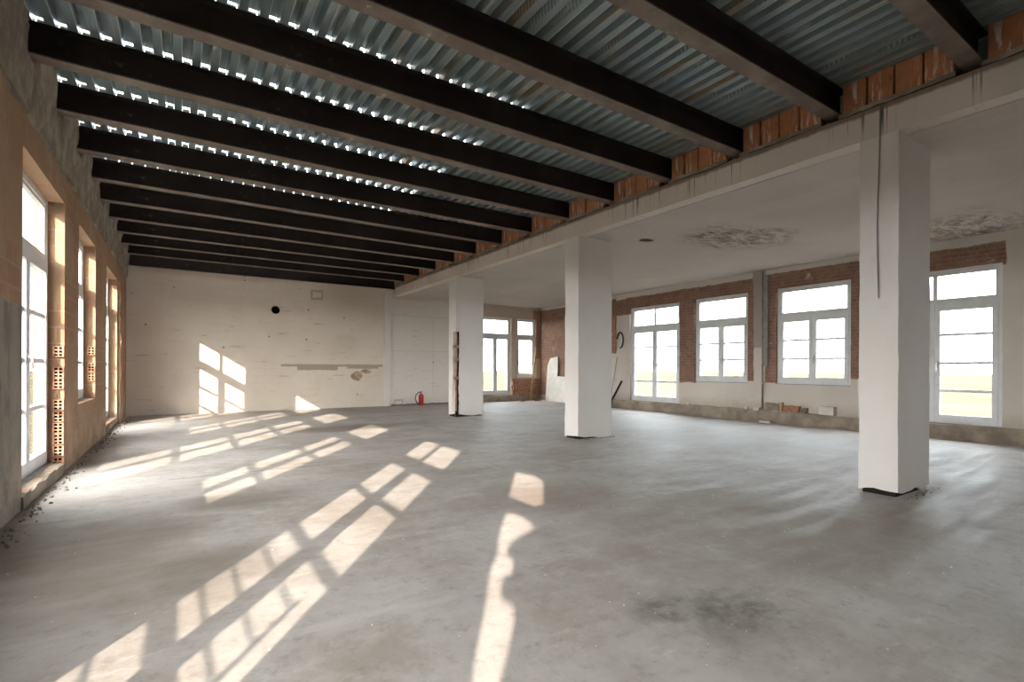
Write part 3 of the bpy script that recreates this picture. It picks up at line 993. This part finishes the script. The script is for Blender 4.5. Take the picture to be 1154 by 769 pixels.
def curb_thing(name, mat, y0, y1, z0, z1, dep, label, cat, amp=.01, rz=0, xoff=0):
    bm = bmesh.new()
    grid_box(bm, -dep, 0, -(y1 - y0) / 2, (y1 - y0) / 2, 0, z1 - z0, .06)
    rough(bm, amp, 7, 0, y0)
    bmesh.ops.rotate(bm, verts=bm.verts, matrix=Matrix.Rotation(rz, 3, 'Z'))
    bmesh.ops.translate(bm, verts=bm.verts, vec=(XR - .012 - xoff, (y0 + y1) / 2, z0))
    return tag(obj(name, bm, M[mat], loc=(XR - .05, (y0 + y1) / 2, z0)), label, cat)


ZC = .285
curb_thing('white_block', 'white', 5.10, 5.40, ZC, ZC + .17, .12, 'white block set on the concrete upstand under the third window', 'block', .006)
curb_thing('brick_fragment', 'brick', 5.82, 6.16, ZC, ZC + .14, .11, 'red brick lying on the upstand left of the white block', 'brick', .008)
curb_thing('mortar_lump', 'curb', 5.66, 5.79, ZC, ZC + .10, .10, 'dark broken lump of mortar between red brick and white block', 'rubble', .03)
curb_thing('board_offcut', 'wood', 6.20, 6.27, ZC, ZC + .20, .08, 'pale timber offcut upright at the left end of the red brick', 'offcut', .004)
curb_thing('plaster_fragment', 'mortar', 6.30, 6.62, ZC, ZC + .17, .06, 'flat grey plaster slab propped at the foot of the grey wall pipe', 'rubble', .012)
curb_thing('plaster_chunk', 'white', 6.42, 6.66, 0, .05, .07, 'small white plaster chunk on the floor in front of the upstand', 'rubble', .012, .2, .16)
curb_thing('plaster_chunk', 'white', 6.76, 6.90, ZC - .01, ZC + .05, .07, 'small white plaster chunk just left of the grey wall pipe', 'rubble', .02)
curb_thing('plaster_chunk', 'white', 7.05, 7.13, ZC - .01, ZC + .04, .06, 'small white plaster chunk under the right edge of the second window', 'rubble', .015)
curb_thing('plaster_chunk', 'white', 8.72, 8.80, ZC - .01, ZC + .04, .06, 'small white plaster chunk near the tall double window, left of the second window', 'rubble', .015)

# crumbs of mortar strewn over the floor
bm = bmesh.new()
for k in range(420):
    if k < 220:
        x, y = RND.uniform(-.9, 5.5), RND.uniform(1.0, 9) ** 1.0
    else:
        x, y = RND.gauss(3.6, 1.4), RND.gauss(2.4, .9)
        if x > 5.6 or x < -.9 or y < .8: continue
    r = RND.choice((.002, .002, .003, .003, .004, .006))
    mt = bmesh.ops.create_icosphere(bm, subdivisions=1, radius=r, matrix=Matrix.Translation((x, y, r * .4)) @ Matrix.Scale(.6, 4, (0, 0, 1)))
    for v in mt['verts']: v.co += Vector((RND.uniform(-1, 1), RND.uniform(-1, 1), RND.uniform(-.3, .3))) * r * .3
tag(obj('mortar_crumbs', bm, M['white']), 'scattered pale mortar crumbs over the grey concrete floor', 'rubble', kind='stuff')
# rubble along the foot of the left wall and round the columns
bm = bmesh.new()
for k in range(420):
    q = RND.random()
    if q < .6: x, y = XL + abs(RND.gauss(.05, .06)) + .05, RND.uniform(4.5, 15.5)
    elif q < .8: x, y = RND.uniform(-1, 5.6), YF - abs(RND.gauss(.02, .05)) - .02
    else:
        cy = RND.choice((2.03, 6.74, 11.45)); x, y = RND.uniform(XB - .05, XB + .85), cy - abs(RND.gauss(.01, .04)) - .02
    r = RND.uniform(.004, .014)
    mt = bmesh.ops.create_icosphere(bm, subdivisions=1, radius=r, matrix=Matrix.Translation((x, y, r * .5)))
    for v in mt['verts']: v.co += Vector((RND.uniform(-1, 1), RND.uniform(-1, 1), RND.uniform(-.5, .5))) * r * .4
tag(obj('wall_rubble', bm, M['mortar']), 'loose grey rubble along the foot of the walls and columns', 'rubble', kind='stuff')

# ------------------------------------------------------------------ outside
bm = bmesh.new()
for a in range(-12, 12):
    for b in range(-12, 12):
        vs = [bm.verts.new((x * 120, y * 120, -9)) for x, y in ((a, b), (a + 1, b), (a + 1, b + 1), (a, b + 1))]
        bm.faces.new(vs)
bmesh.ops.remove_doubles(bm, verts=bm.verts, dist=.01)
tag(obj('meadow', bm, M['field']), 'pale green and straw coloured fields far below the right windows', 'field', kind='stuff')
